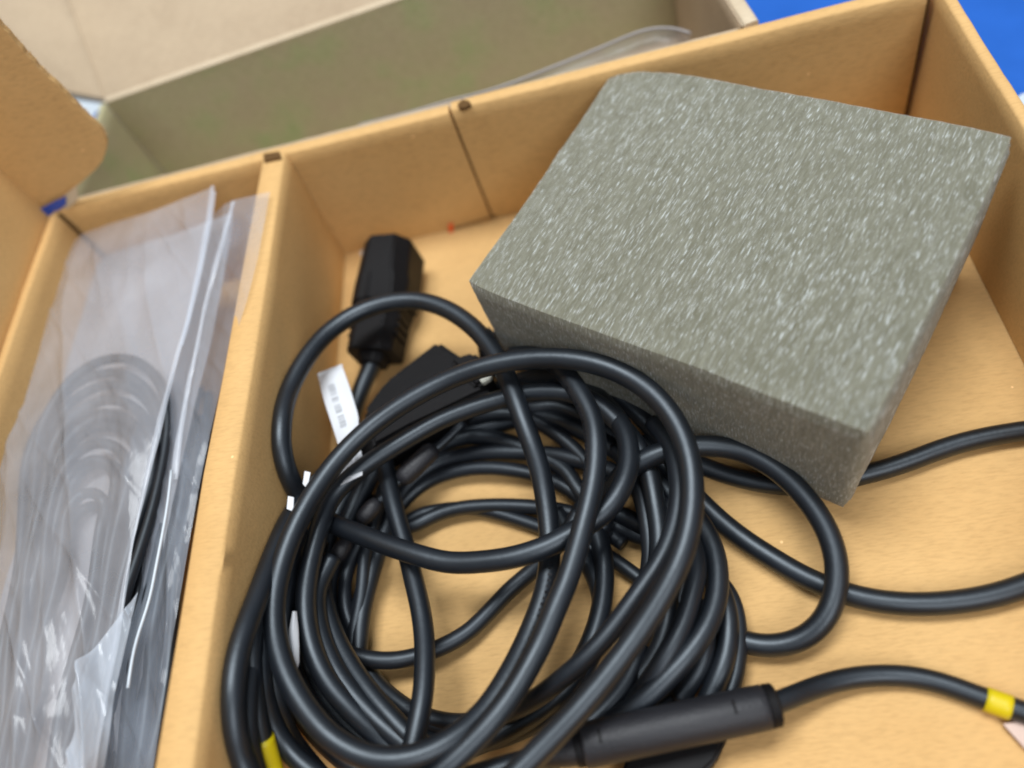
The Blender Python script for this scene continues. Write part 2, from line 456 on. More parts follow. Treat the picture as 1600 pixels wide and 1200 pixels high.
# a pale bracket lying on the mat beyond the right wall
bk = thing('pale_bracket', 'pale grey plastic piece on the blue mat just outside the right wall', 'bracket', None, at(1592, 165, 0))
def solid(name, px, z0, z1, m, parent, bev=.001):
    bm = bmesh.new()
    hi = [bm.verts.new(at(u, v, z1)) for u, v in px]; lo = [bm.verts.new(at(u, v, z1) + Vector((0, 0, z0 - z1))) for u, v in px]
    bm.faces.new(hi); bm.faces.new(lo[::-1]); n = len(px)
    for i in range(n): bm.faces.new((lo[i], lo[(i + 1) % n], hi[(i + 1) % n], hi[i]))
    bmesh.ops.recalc_face_normals(bm, faces=bm.faces)
    bmesh.ops.bevel(bm, geom=bm.edges[:], offset=bev, segments=2, affect='EDGES')
    return link(name, bm, m, parent, sharp=40)
solid('bracket_plate', [(1584, 158), (1592, 146), (1640, 130), (1680, 190), (1612, 186)], -.0044, .004, M_pale, bk)
solid('bracket_foot', [(1592, 180), (1660, 172), (1680, 215), (1618, 214)], -.0044, .0015, M_plug, bk)

# ============================================================ THE BOX BEHIND
back = thing('shipping_box', 'grey-brown open cardboard box behind the tray with its flaps folded out', 'box', None, (.05, .05, 0))
A0 = at(165, 161, H)
def rear(x): return A0.y + (x - A0.x) * .1085
XB = .196
bm = bmesh.new()
rows = []
for i in range(46):
    x = A0.x + (XB - A0.x) * i / 45
    rows.append([bm.verts.new((x, rear(x) + .001 * noise.noise(Vector((x * 14, z * .09, 1))), -.004 + (H + .004) * z / 12)) for z in range(13)])
for a, b in zip(rows, rows[1:]):
    for k in range(12): bm.faces.new((a[k], a[k + 1], b[k + 1], b[k]))
r = bmesh.ops.extrude_face_region(bm, geom=bm.faces[:])
bmesh.ops.translate(bm, verts=[v for v in r['geom'] if isinstance(v, bmesh.types.BMVert)], vec=(0, .004, 0))
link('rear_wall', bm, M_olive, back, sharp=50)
L0 = at(109, 312, H)
LW = [(A0.x, A0.y), (L0.x - .0006, .0085)]
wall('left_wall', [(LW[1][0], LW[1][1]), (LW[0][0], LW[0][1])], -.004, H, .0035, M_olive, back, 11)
wall('right_wall', [(XB, rear(XB)), (at(1160, 30, H).x, .0085)], -.004, H, .0062, M_cream, back, 12)
wall('right_lining', [(XB - .0012, rear(XB) - .001), (at(1160, 30, H).x - .0012, .0085)], -.003, H - .0006, .0009, M_grey, back, 13)
wall('front_wall', [(at(1160, 30, H).x + .004, .0086), (L0.x - .003, .0086)], -.004, H - .004, -.003, M_grey, back, 14)
slab('floor_panel', [(A0.x, .012, -.003), (XB, .012, -.003), (XB, rear(XB), -.003), (A0.x, A0.y, -.003)], (0, 0, -.0012), M_grey, back, 0)
P1 = at(84, -60, .104)
RB0 = at(640, -5, H)
q0 = Vector((A0.x, A0.y, H)); q1 = Vector((XB, rear(XB), H))
up_ = P1 - q0
slab('rear_flap', [q0, q1, q1 + Vector((0, .075, .034)), P1], (0, .001, -.0035), M_grey, back, .0006)
slab('rim_fold', [q0 + Vector((0, -.0002, .0006)), q1 + Vector((0, -.0002, .0006)), q1 + Vector((0, .0022, .0016)), q0 + Vector((0, .0022, .0016))], (0, .0, -.0008), M_cream, back, .0002)
lf = [at(163, 153, .0715), at(84, -60, .1045), at(-160, -110, .150), at(-150, 60, .118), at(97, 140, .0735)]
slab('left_flap', lf, (-.0005, 0, -.0035), M_grey, back, .0006)
slab('packing_tape', [at(u, v, .0675) for u, v in [(60, 120), (110, 130), (150, 146), (168, 156), (164, 168), (150, 174), (140, 190), (120, 215), (60, 190)]], (0, 0, -.0004), M_pale, back, 0)

# plastic sheet lying in the rear box
bm = bmesh.new()
edge = [(560, 196), (640, 176), (700, 158), (760, 143), (820, 122), (880, 98), (940, 74), (985, 54), (1010, 45), (1035, 41), (1060, 44), (1078, 52)]
E0 = spline([at(u, v, .052) for u, v in edge], .003)
rows = []
for i, p in enumerate(E0):
    row = []
    for k in range(14):
        w = k / 13
        row.append(bm.verts.new((p.x + .002 * math.sin(i * .3 + k), max(p.y - .055 * w, .0135), p.z - .022 * w + (.0022 if k == 1 else 0) + .002 * noise.noise(Vector((p.x * 40, w * 4, 0))))))
    rows.append(row)
for a, b in zip(rows, rows[1:]):
    for k in range(13): bm.faces.new((a[k], a[k + 1], b[k + 1], b[k]))
o = link('plastic_sheet', bm, M_sheet)
tag(o, 'clear plastic sheet with a curved bright edge lying in the grey-brown box behind', 'plastic sheet')
tube = tube_bm(spline([at(u, v, .0535) for u, v in edge], .003), .0007, 8)
link('folded_edge', tube, M_dull, o)

# ============================================================ FOAM BLOCK
def poly_at(pts, t):
    L = [0]
    for a, b in zip(pts, pts[1:]): L.append(L[-1] + (b - a).length)
    s = t * L[-1]
    for i in range(len(pts) - 1):
        if s <= L[i + 1] or i == len(pts) - 2:
            return pts[i].lerp(pts[i + 1], (s - L[i]) / max(1e-9, L[i + 1] - L[i]))
def edge_pts(px, z0, z1):
    n = len(px)
    return spline([at(u, v, z0 + (z1 - z0) * i / (n - 1)) for i, (u, v) in enumerate(px)], .004)
zNL, zTL, zTR, zNR = .0655, .066, .0725, .0690
eF = edge_pts([(727, 440), (745, 452), (800, 474), (919, 518), (1030, 556), (1137, 597), (1269, 649), (1325, 671), (1362, 682)], zNL, zNR)
eB = edge_pts([(950, 117), (964, 111), (990, 108), (1020, 109), (1060, 113), (1180, 133), (1330, 160), (1480, 188), (1587, 213)], zTL, zTR)
eL = edge_pts([(727, 440), (758, 397), (800, 338), (843, 278), (895, 198), (936, 138), (950, 117)], zNL, zTL)
eR = edge_pts([(1362, 682), (1392, 620), (1440, 530), (1490, 425), (1540, 325), (1572, 250), (1587, 213)], zNR, zTR)
NU, NV, NW = 90, 70, 30
def top_pt(u, v):
    F = poly_at(eF, u); B = poly_at(eB, u); L = poly_at(eL, v); R = poly_at(eR, v)
    c = (eF[0] * (1 - u) * (1 - v) + eF[-1] * u * (1 - v) + eB[0] * (1 - u) * v + eB[-1] * u * v)
    return F * (1 - v) + B * v + L * (1 - u) + R * u - c
down = at(1321, 802, .0085) - eF[-1]
dTL = Vector((.004, .001, -.058))
def side_vec(u, v):
    return down * u + (down * .6 + dTL * .4) * (1 - u) + Vector((0, 0, .0015 * (1 - v)))
foam = None
bm = bmesh.new()
vt = {}
def fv(i, j, k):
    key = (i, j, k)
    if key not in vt:
        u, v, w = i / NU, j / NV, k / NW
        p = top_pt(u, v) + side_vec(u, v) * w
        cx = top_pt(.5, .5) + side_vec(.5, .5) * w
        # soften the cut edges a little and let the skin wander
        eu = min(i, NU - i); ev = min(j, NV - j); ek = min(k, NW - k)
        near = sorted([eu, ev, ek])
        if near[0] == 0 and near[1] < 2:
            p = p.lerp(cx, .0085 * (2 - near[1]))
        n1 = noise.noise(p * 30); n2 = noise.noise(p * 260)
        dirn = (p - (cx + side_vec(.5, .5) * (.5 - w))).normalized()
        p = p + dirn * (.0008 * n1 + .00022 * n2)
        # bulge of the free top
        if k == 0: p.z += .0022 * math.sin(math.pi * u) * math.sin(math.pi * v)
        # small dent near the right front corner
        dd = math.hypot((u - .975) * 1.3, v - .045)
        if k <= 2: p.z -= .0022 * math.exp(-(dd / .03) ** 2)
        vt[key] = bm.verts.new(p)
    return vt[key]
def quads(n, m_, f):
    for a in range(n):
        for b in range(m_): bm.faces.new((f(a, b), f(a + 1, b), f(a + 1, b + 1), f(a, b + 1)))
quads(NU, NV, lambda a, b: fv(a, b, 0)); quads(NU, NV, lambda a, b: fv(a, b, NW))
quads(NU, NW, lambda a, b: fv(a, 0, b)); quads(NU, NW, lambda a, b: fv(a, NV, b))
quads(NV, NW, lambda a, b: fv(0, a, b)); quads(NV, NW, lambda a, b: fv(NU, a, b))
o = link('foam_block', bm, M_foam, sharp=50)
tag(o, 'thick grey foam block with glittering cells resting in the tray\'s right corner', 'foam block')

# ============================================================ CABLES
def cord(name, pts, r, m, parent=None, label=None, cat='cable'):
    o = link(name, tube_bm(cable_path(pts, r), r), m, parent)
    if label: tag(o, label, cat)
    return o
R1, R2 = .0039, .0030
# --- the long thick cord lying on top: one continuous run
A = [(905, 595, 16), (925, 612, 20), (947, 634, 25), (965, 655, 28), (977, 676, 30), (983, 700, 31), (982, 731, 32), (972, 761, 33), (953, 792, 33), (926, 815, 33), (895, 832, 34), (862, 851, 35), (806, 870, 35),
     (750, 878, 34), (700, 879, 33), (662, 870, 33), (606, 852, 32), (560, 834, 30), (520, 818, 27), (492, 800, 27), (468, 775, 31), (448, 735, 40), (440, 700, 46), (441, 655, 48), (452, 610, 48), (475, 565, 46), (512, 520, 43), (560, 488, 41),
     (610, 472, 40), (655, 470, 39), (700, 484, 38), (740, 512, 37), (768, 545, 37), (790, 585, 38), (806, 625, 38), (820, 665, 36), (835, 705, 33), (846, 745, 29), (854, 790, 26), (859, 840, 24), (858, 885, 24), (850, 930, 25), (834, 975, 26), (814, 1020, 28), (788, 1068, 31),
     (755, 1115, 34), (715, 1150, 38), (665, 1178, 41), (612, 1188, 43), (565, 1180, 44), (520, 1155, 46), (478, 1108, 47), (446, 1050, 48), (430, 990, 48), (430, 930, 48), (444, 870, 48), (466, 815, 48), (497, 760, 47), (537, 708, 46), (580, 667, 46), (635, 628, 47),
     (695, 596, 48), (755, 574, 50), (815, 562, 51), (875, 560, 52), (930, 568, 52), (985, 590, 51), (1030, 625, 50), (1062, 672, 49), (1078, 722, 48), (1082, 775, 47), (1076, 828, 46), (1060, 880, 45), (1032, 935, 43), (998, 988, 41), (955, 1047, 40), (905, 1107, 39), (850, 1165, 38), (800, 1215, 38), (740, 1270, 38)]
tA = tag(link('top_loop_cord', tube_bm(cable_path(A, R1), R1, 18), M_cable), 'thick glossy black cord whose large loop lies on top of the pile', 'cable')
# moulded print on the sheath, too small to read: short raised ticks
def ticks(path_pts, r, s0, s1, n, m, parent, side=Vector((-.6, -.4, .7)), ends=None):
    P = cable_path(path_pts, r)
    bm = bmesh.new()
    i0, i1 = int(len(P) * s0), int(len(P) * s1)
    if ends:
        i0, i1 = [min(range(len(P)), key=lambda i: (P[i] - at(*e)).length) for e in ends]
    for k in range(n):
        i = i0 + int((i1 - i0) * k / n)
        if random.random() < .22: continue
        T = (P[i + 1] - P[i - 1]).normalized()
        nn = side - T * side.dot(T); nn.normalize(); b = T.cross(nn)
        c = P[i] + nn * (r * .99)
        w = .0004; h_ = random.uniform(.0006, .0011)
        q = [c + T * w * sx + b * h_ * sy - nn * (.00012 * abs(sy)) for sx, sy in ((-1, -1), (1, -1), (1, 1), (-1, 1))]
        lo = [bm.verts.new(x - nn * .0003) for x in q]; hi = [bm.verts.new(x + nn * .00016) for x in q]
        bm.faces.new(hi)
        for e in range(4): bm.faces.new((lo[e], lo[(e + 1) % 4], hi[(e + 1) % 4], hi[e]))
    return tag(link('raised_print', bm, m, parent, smooth=False), kind='stuff')
ticks(A, R1, 0, 1, 30, M_ferr, tA, Vector((.2, -.5, .7)), ((858, 880, .024), (800, 1050, .030)))
B3 = [(800, 556, 30), (835, 556, 36), (865, 566, 40), (889, 590, 42), (910, 622, 43), (925, 652, 43), (931, 690, 43), (930, 730, 42), (924, 770, 41), (913, 815, 40), (901, 860, 39), (887, 905, 38), (869, 948, 38), (850, 995, 37), (828, 1038, 37), (802, 1083, 37), (768, 1128, 38), (730, 1168, 38), (690, 1205, 38), (640, 1245, 36)]
t3 = thing('second_cord', 'black cord curving down inside the top loop, printed along its side', 'cable', None, at(865, 700, 0))
cord('cord_run', B3, R1, M_cable, t3)
ticks(B3, R1, .22, .45, 34, M_ferr, t3, Vector((-.9, -.1, .6)))
# steep run through the middle of the coil
Hh = [(596, 690, 16), (600, 715, 18), (606, 750, 20), (614, 785, 21), (624, 822, 21), (636, 862, 21), (645, 900, 22), (656, 946, 23), (662, 985, 24), (664, 1030, 26), (661, 1085, 28), (653, 1130, 29), (644, 1172, 29), (632, 1225, 28)]
tag(cord('upright_cord', Hh, R1 - .0002, M_cable), 'black cord running steeply down the left middle of the coil opening', 'cable')
# inner bright ring strand and the strands of the coil it belongs to
coil = thing('coiled_cable_bundle', 'black cable wound in many overlapping rings between the divider and the foam', 'cable', None, at(780, 850, 0))
SE = [
 # inner ring: bright upper left run
 ([(700, 1215, 18), (621, 1172, 20), (584, 1144, 24), (546, 1106, 28), (514, 1069, 31), (493, 1028, 33), (481, 985, 34), (477, 942, 35), (481, 900, 35), (491, 855, 35), (503, 812, 35), (518, 778, 34), (545, 748, 34), (580, 721, 33), (631, 689, 33), (687, 657, 33), (744, 635, 33), (789, 622, 33), (822, 613, 34), (859, 611, 34), (895, 615, 34), (935, 632, 31), (970, 665, 28), (998, 700, 25), (1014, 738, 22), (1023, 785, 20), (1030, 830, 19), (1030, 868, 18), (1022, 915, 15), (1004, 965, 12), (980, 1010, 10)], R1 - .0001),
 # right-hand strands
 ([(960, 700, 12), (980, 728, 14), (996, 762, 16), (1006, 795, 17), (1013, 830, 17), (1016, 865, 16), (1012, 900, 14), (1000, 950, 10)], .0030),
 ([(1020, 660, 26), (1045, 692, 30), (1056, 725, 32), (1061, 765, 33), (1057, 805, 33), (1047, 842, 33), (1034, 872, 33), (1016, 900, 33), (995, 930, 33), (970, 965, 32), (940, 1003, 31), (905, 1038, 29), (872, 1065, 25), (842, 1088, 20), (800, 1112, 14), (760, 1126, 10), (720, 1130, 8), (683, 1126, 7), (631, 1107, 6), (584, 1082, 6), (546, 1052, 8), (524, 1010, 10), (511, 970, 12), (505, 930, 13), (508, 890, 13)], .0033),
 ([(660, 720, 6), (700, 688, 5), (735, 673, 4), (762, 667, 4), (800, 657, 5), (835, 650, 6), (869, 656, 7), (906, 671, 8), (940, 690, 10), (985, 720, 12), (1040, 765, 14), (1085, 805, 16), (1108, 840, 17), (1120, 880, 18), (1121, 925, 19), (1112, 962, 20), (1092, 1000, 21), (1064, 1036, 21), (1032, 1069, 20), (996, 1102, 18), (960, 1126, 15), (900, 1160, 12)], .0038),
 ([(600, 785, 8), (640, 730, 6), (684, 697, 5), (724, 684, 5), (756, 682, 6), (794, 691, 6), (826, 703, 6), (857, 719, 5), (885, 737, 5), (902, 765, 5), (930, 790, 5), (972, 806, 6), (1030, 835, 8), (1085, 870, 10), (1120, 910, 11), (1137, 955, 12), (1138, 1005, 12), (1126, 1050, 12), (1108, 1090, 10), (1090, 1130, 8)], .0036),
 ([(560, 1030, 7), (566, 960, 8), (580, 900, 8), (596, 850, 8), (612, 800, 6), (640, 755, 5), (680, 724, 5), (719, 713, 5), (766, 706, 6), (812, 707, 6), (863, 710, 6), (906, 720, 7), (960, 738, 9), (1020, 775, 13), (1062, 815, 17), (1084, 855, 20), (1090, 890, 22), (1082, 925, 23), (1070, 968, 23), (1049, 1012, 23), (1025, 1050, 21), (1005, 1080, 16), (980, 1110, 12)], .0034),
 ([(545, 1040, 6), (552, 980, 6), (570, 910, 6), (590, 845, 5), (625, 790, 4), (662, 756, 4), (706, 738, 5), (756, 731, 6), (822, 738, 6), (865, 752, 5), (910, 780, 4), (953, 816, 4), (996, 838, 4), (1060, 860, 5), (1110, 895, 6), (1142, 930, 7), (1153, 970, 7), (1154, 1020, 7), (1148, 1060, 7), (1135, 1100, 6)], .0030),
 ([(760, 640, 6), (800, 636, 8), (840, 638, 9), (859, 632, 9), (902, 646, 9), (940, 665, 10), (975, 690, 9)], .0032),
 ([(770, 612, 8), (820, 592, 14), (870, 585, 18), (915, 592, 20), (960, 615, 20), (1000, 650, 18), (1035, 690, 15), (1060, 740, 12)], .0036),
 ([(650, 690, 8), (700, 660, 9), (740, 650, 10), (790, 645, 10), (830, 655, 9), (885, 690, 8), (930, 740, 8), (960, 800, 8)], .0030),
 ([(560, 760, 6), (590, 800, 6), (620, 822, 6), (637, 826, 6), (675, 807, 5), (712, 795, 5), (769, 790, 5), (832, 792, 5), (881, 798, 5), (925, 815, 4), (975, 850, 4)], .0030),
 ([(610, 840, 3), (650, 806, 3), (700, 795, 3), (740, 794, 3), (780, 803, 3), (840, 822, 3), (900, 846, 3), (955, 872, 3), (1004, 907, 3), (1060, 945, 3)], .0028),
 ([(600, 760, 12), (585, 815, 12), (572, 860, 12), (568, 895, 11), (566, 925, 10), (560, 960, 9), (553, 990, 8), (552, 1030, 7)], .0028),
 ([(560, 820, 9), (530, 865, 9), (516, 910, 9), (516, 940, 9), (524, 975, 8), (545, 1010, 7), (580, 1050, 6)], .0028),
 ([(575, 830, 8), (550, 870, 8), (540, 905, 8), (538, 935, 8), (543, 965, 7), (560, 1000, 6)], .0028),
 ([(500, 880, 20), (505, 930, 21), (520, 985, 22), (545, 1035, 23), (580, 1085, 24), (615, 1125, 24), (650, 1160, 23), (720, 1190, 20)], .0036),
 ([(520, 870, 26), (496, 920, 27), (496, 965, 27), (508, 1010, 27), (530, 1055, 27), (565, 1100, 26), (605, 1140, 24), (650, 1175, 22)], .0036),
 ([(1040, 900, 12), (1046, 950, 12), (1036, 1000, 12), (1015, 1040, 11), (985, 1075, 10), (950, 1110, 8), (900, 1150, 6)], .0034),
 ([(1100, 940, 14), (1104, 985, 14), (1098, 1030, 13), (1080, 1065, 11), (1060, 1095, 9)], .0034),
 ([(470, 830, 30), (452, 900, 30), (446, 970, 30), (454, 1040, 30), (482, 1100, 30), (525, 1150, 28), (580, 1185, 26), (650, 1210, 24)], .0036),
 ([(500, 850, 12), (478, 920, 12), (470, 990, 12), (482, 1050, 12), (512, 1100, 12), (560, 1150, 12), (620, 1190, 12)], .0038),
 ([(470, 860, 10), (448, 930, 10), (440, 1000, 10), (450, 1070, 10), (482, 1130, 10), (530, 1180, 10), (590, 1220, 10)], .0038),
 ([(495, 900, 6), (496, 960, 6), (510, 1020, 6), (545, 1075, 6), (590, 1120, 6), (650, 1150, 6), (720, 1165, 6), (790, 1150, 6), (850, 1122, 6), (905, 1085, 6)], .0034),
 ([(430, 960, 16), (424, 1030, 16), (432, 1100, 16), (456, 1160, 16), (500, 1215, 16)], .0038),
 ([(600, 700, 8), (560, 745, 8), (530, 795, 8), (512, 850, 8), (500, 910, 8)], .0038),
 ([(620, 690, 14), (585, 735, 14), (560, 780, 14), (540, 830, 14)], .0038),
 ([(700, 610, 6), (650, 640, 6), (600, 690, 6), (565, 745, 6)], .0038),
 ([(1110, 960, 5), (1100, 1020, 5), (1070, 1075, 5), (1020, 1110, 5), (960, 1140, 5)], .0038),
 ([(1075, 880, 8), (1062, 950, 8), (1040, 1010, 8), (1000, 1060, 8), (950, 1100, 8)], .0036),
 ([(560, 1020, 6), (590, 1070, 6), (640, 1110, 6), (700, 1140, 6), (770, 1138, 6), (830, 1112, 6), (890, 1075, 6)], .0034),
 ([(880, 1175, 22), (820, 1190, 24), (700, 1225, 24)], .0036),
 ([(870, 800, 6), (895, 845, 7), (922, 885, 8), (940, 930, 9), (940, 975, 10), (925, 1020, 11), (905, 1055, 10), (880, 1085, 9), (840, 1115, 8), (780, 1148, 8), (700, 1175, 8)], .0036),
 ([(860, 1190, 12), (905, 1145, 14), (950, 1105, 14), (985, 1060, 12), (1000, 1010, 10)], .0034),
]
for pts, r in SE:
    cord('ring_strand', pts, r, M_thin if r < .0036 else M_cable, coil)
arc = [(498, 985, 14), (512, 1005, 14), (535, 1019, 13), (565, 1028, 12), (608, 1033, 11), (646, 1027, 9), (685, 1013, 8), (730, 989, 6), (765, 955, 5), (797, 921, 5), (834, 890, 6), (862, 862, 9), (885, 835, 12), (905, 800, 14)]
tag(cord('crossing_cord', arc, .0032, M_thin), 'thin black cord sagging across the bottom of the coil opening near the floor', 'cable')
lowR = [(905, 790, 8), (925, 815, 9), (940, 855, 10), (944, 900, 10), (940, 950, 11), (925, 1000, 12), (905, 1040, 13), (880, 1075, 12), (850, 1105, 10), (800, 1138, 9), (740, 1165, 8), (680, 1190, 8)]
tag(cord('short_visible_cord', lowR, .0037, M_cable), 'dark cord bowing down just right of the printed cord', 'cable')
# left bundle leaning on the divider
cord('outer_left_cord', [(505, 745, 26), (478, 775, 30), (450, 815, 36), (424, 875, 40), (402, 935, 44), (383, 985, 48), (370, 1030, 50), (364, 1087, 52), (368, 1144, 52), (380, 1190, 50), (405, 1245, 46)], R1, M_cable, None,
     'outermost left black cord leaning on the cardboard divider')
cord('inner_left_cord', [(424, 900, 26), (412, 960, 32), (408, 1020, 34), (410, 1070, 34), (421, 1118, 33), (437, 1153, 32), (462, 1184, 30), (510, 1222, 28)], R1 - .0004, M_cable, None,
     'black cord tucked under the left side of the top loop')
yl = thing('yellow_banded_cord', 'black cord with a yellow band at the bottom left edge of the pile', 'cable', None, at(410, 1100, 0))
ylp = [(398, 950, 22), (394, 1000, 26), (395, 1050, 29), (400, 1100, 30), (408, 1145, 29), (418, 1185, 27), (432, 1230, 24)]
cord('cord_run', ylp, .0032, M_cable, yl)
P = cable_path([(410, 1153, 29), (419, 1185, 27), (432, 1230, 24)], .0036)
link('yellow_band', tube_bm(P, .0038), M_yel, yl)
cord('middle_left_cord', [(440, 860, 22), (420, 920, 25), (404, 985, 30), (392, 1050, 36), (388, 1110, 38), (392, 1170, 38), (410, 1230, 34)], .0030, M_thin, None,
     'dark cord squeezed between the outermost left cord and the top loop')
# --- cords on the tray floor at the right
cord('floor_cord', [(1000, 690, 10), (1040, 728, 9), (1075, 765, 7), (1100, 790, 6), (1130, 818, 5), (1165, 845, 4.4), (1200, 868, 4.2), (1260, 903, 4.2), (1330, 930, 4.2), (1385, 941, 4.2), (1440, 944, 4.2), (1500, 940, 4.2), (1555, 930, 4.2), (1605, 914, 4.2), (1680, 880, 4.2)], R1, M_cable, None,
     'black cord sweeping along the tray floor to the right edge below the foam')
cord('looped_cord', [(940, 830, 8), (945, 790, 12), (960, 755, 20), (982, 733, 25), (1005, 719, 27), (1024, 710, 28), (1050, 702, 28), (1080, 697, 27), (1115, 697, 26), (1150, 702, 25), (1185, 716, 24), (1218, 737, 23), (1248, 765, 21), (1277, 802, 19), (1298, 842, 17), (1308, 885, 15), (1306, 925, 13), (1293, 962, 11), (1265, 992, 8), (1228, 1007, 6), (1190, 1009, 5), (1155, 1001, 5), (1120, 985, 5), (1080, 960, 5)], R1, M_cable, None,
     'black cord making one round loop just right of the coil')
cord('foam_side_cord', [(1020, 690, 9), (1060, 712, 8), (1100, 729, 6), (1145, 745, 4.5), (1195, 756, 4), (1240, 760, 3.8), (1290, 758, 3.8), (1340, 744, 3.8), (1380, 734, 3.8), (1425, 719, 3.8), (1475, 700, 3.8), (1530, 685, 3.8), (1600, 673, 3.8), (1680, 665, 3.8)], .0036, M_cable, None,
     'black cord passing under the foam block and out to the right edge')
# --- cord with the moulded cylinder and yellow band at lower right
fc = thing('cord_with_moulding', 'black cord with a long grey cylindrical moulding and a yellow band at lower right', 'cable', None, at(1200, 1110, 0))
zc = .0185
a = at(908, 1166, zc + .004); b = at(1198, 1104, zc - .002)
ax = (b - a).normalized(); Lc = (b - a).length
rc = .0069
def barrel(name, a, ax, prof, m, parent, seg=28):
    """profile (distance along, radius)"""
    pts = []
    bm = bmesh.new()
    up = Vector((0, 0, 1)); n = (up - ax * up.dot(ax)).normalized(); bb = ax.cross(n)
    rings = []
    for s, r in prof:
        rings.append([bm.verts.new(a + ax * s + (n * math.cos(2 * math.pi * k / seg) + bb * math.sin(2 * math.pi * k / seg)) * r) for k in range(seg)])
    for p, q in zip(rings, rings[1:]):
        for k in range(seg): bm.faces.new((p[k], p[(k + 1) % seg], q[(k + 1) % seg], q[k]))
    bm.faces.new(rings[0]); bm.faces.new(rings[-1][::-1])
    return link(name, bm, m, parent, sharp=40)
barrel('moulded_cylinder', a, ax, [(0, .0055), (.0006, rc - .0004), (.0014, rc), (Lc - .0035, rc), (Lc - .0028, rc - .0001), (Lc - .0006, rc - .0001), (Lc, rc - .0006)], M_ferr, fc)
barrel('end_collar', b - ax * .0002, ax, [(0, rc - .0010), (.0004, rc - .0002), (.0030, rc - .0004), (.0036, rc - .0012), (.0036, .0042)], M_plug, fc)
barrel('end_collar', a - ax * .0022, ax, [(0, .0050), (.0002, rc - .001), (.0022, rc - .0008)], M_plug, fc)
barrel('strain_relief', a - ax * .0125, ax, [(0, .0038), (.002, .0043), (.008, .0052), (.0110, .0054)], M_ferr, fc)
for s in (.0065, Lc - .0105):
    c = a + ax * s
    n = (Vector((-.1, -.42, .9)) - ax * Vector((-.1, -.42, .9)).dot(ax)).normalized(); bb = ax.cross(n)
    rows = []
    bm = bmesh.new()
    for e in (0, 1):
        row = []
        for k in range(7):
            an = (-.30 + .6 * k / 6) + .55 * (1 if bb.y > 0 else -1)
            d = n * math.cos(an) + bb * math.sin(an)
            row.append((c + ax * (.0009 * (e - .5)) + d * (rc + .00012), c + ax * (.0009 * (e - .5)) + d * (rc - .001)))
        rows.append(row)
    for k in range(6):
        q = [rows[0][k][0], rows[0][k + 1][0], rows[1][k + 1][0], rows[1][k][0]]
        bm.faces.new([bm.verts.new(v) for v in q])
        q = [rows[0][k][1], rows[0][k + 1][1], rows[0][k + 1][0], rows[0][k][0]]
        bm.faces.new([bm.verts.new(v) for v in q])
        q = [rows[1][k][1], rows[1][k + 1][1], rows[1][k + 1][0], rows[1][k][0]]
        bm.faces.new([bm.verts.new(v) for v in q])
    link('gripping_slot', bm, M_plug, fc, smooth=False)
rp = [(1200, 1103, 17), (1230, 1092, 14), (1262, 1079, 10), (1300, 1066, 7), (1345, 1057, 5), (1390, 1055, 4), (1430, 1058, 3.6), (1470, 1067, 3.6), (1510, 1081, 3.6), (1545, 1094, 3.6), (1580, 1106, 3.6), (1630, 1122, 3.6), (1690, 1140, 3.6)]
cord('cord_run', rp, .0034, M_cable, fc)
cord('cord_tail', [(880, 1178, 22), (860, 1184, 22), (835, 1196, 20), (800, 1222, 16), (770, 1250, 12)], .0034, M_cable, fc)
P = cable_path([(1539, 1092, 3.6), (1558, 1099, 3.6), (1579, 1106, 3.6)], .0036)
link('yellow_band', tube_bm(P, .0038), M_yel, fc)
tagp = [at(u, v, .0012) for u, v in [(1565, 1131), (1590, 1128), (1640, 1150), (1640, 1190), (1600, 1170)]]
o = slab('paper_scrap', tagp, (0, 0, .0008), M_pink); tag(o, 'small pinkish scrap at the right edge below the yellow band', 'scrap')
# dark block half hidden under the cylinder
bm = bmesh.new()
for pts, z0, z1 in (([(985, 1165), (1140, 1140), (1118, 1190), (1070, 1235), (960, 1235)], .0005, .010),):
    lo = [bm.verts.new(at(u, v, z1) + Vector((0, 0, z0 - z1))) for u, v in pts]; hi = [bm.verts.new(at(u, v, z1)) for u, v in pts]
    bm.faces.new(hi); bm.faces.new(lo[::-1])
    for i in range(5): bm.faces.new((lo[i], lo[(i + 1) % 5], hi[(i + 1) % 5], hi[i]))
bmesh.ops.recalc_face_normals(bm, faces=bm.faces)
bmesh.ops.bevel(bm, geom=bm.edges[:], offset=.0012, segments=3, affect='EDGES')
tag(link('dark_block', bm, M_plug, sharp=40), 'dark block showing beneath the grey cylindrical moulding at the bottom', 'connector')

# ============================================================ PLUG WITH ITS CORD (top left of the coil)
pc = thing('power_connector', 'black power connector standing clear of the coil in the tray\'s far left corner', 'plug', None, at(600, 470, 0))
def loft(name, secs, m, parent, bev=.0007):
    """secs: list of (centre, side vector, up vector, profile [(s,t)...])"""
    bm = bmesh.new(); rings = []
    for c, sv, uv, prof in secs:
        rings.append([bm.verts.new(c + sv * s + uv * t) for s, t in prof])
    n = len(rings[0])
    for p, q in zip(rings, rings[1:]):
        for k in range(n): bm.faces.new((p[k], p[(k + 1) % n], q[(k + 1) % n], q[k]))
    bm.faces.new(rings[0][::-1]); bm.faces.new(rings[-1])
    bmesh.ops.recalc_face_normals(bm, faces=bm.faces)
    ed = [e for e in bm.edges if len(e.link_faces) == 2 and e.calc_face_angle(0) > .3]
    bmesh.ops.bevel(bm, geom=ed, offset=bev, segments=3, affect='EDGES', clamp_overlap=True)
    return link(name, bm, m, parent, sharp=40)
ph = at(614, 388, .020); pt = at(582, 560, .014)
ax = (pt - ph).normalized(); sd = ax.cross(Vector((0, 0, 1))).normalized(); uv = sd.cross(ax).normalized()
if uv.z < 0: uv = -uv
L = (pt - ph).length
def pr(w, h, c): return [(-w, -h), (w, -h), (w, h - c), (w - c, h), (-w + c, h), (-w, h - c)]
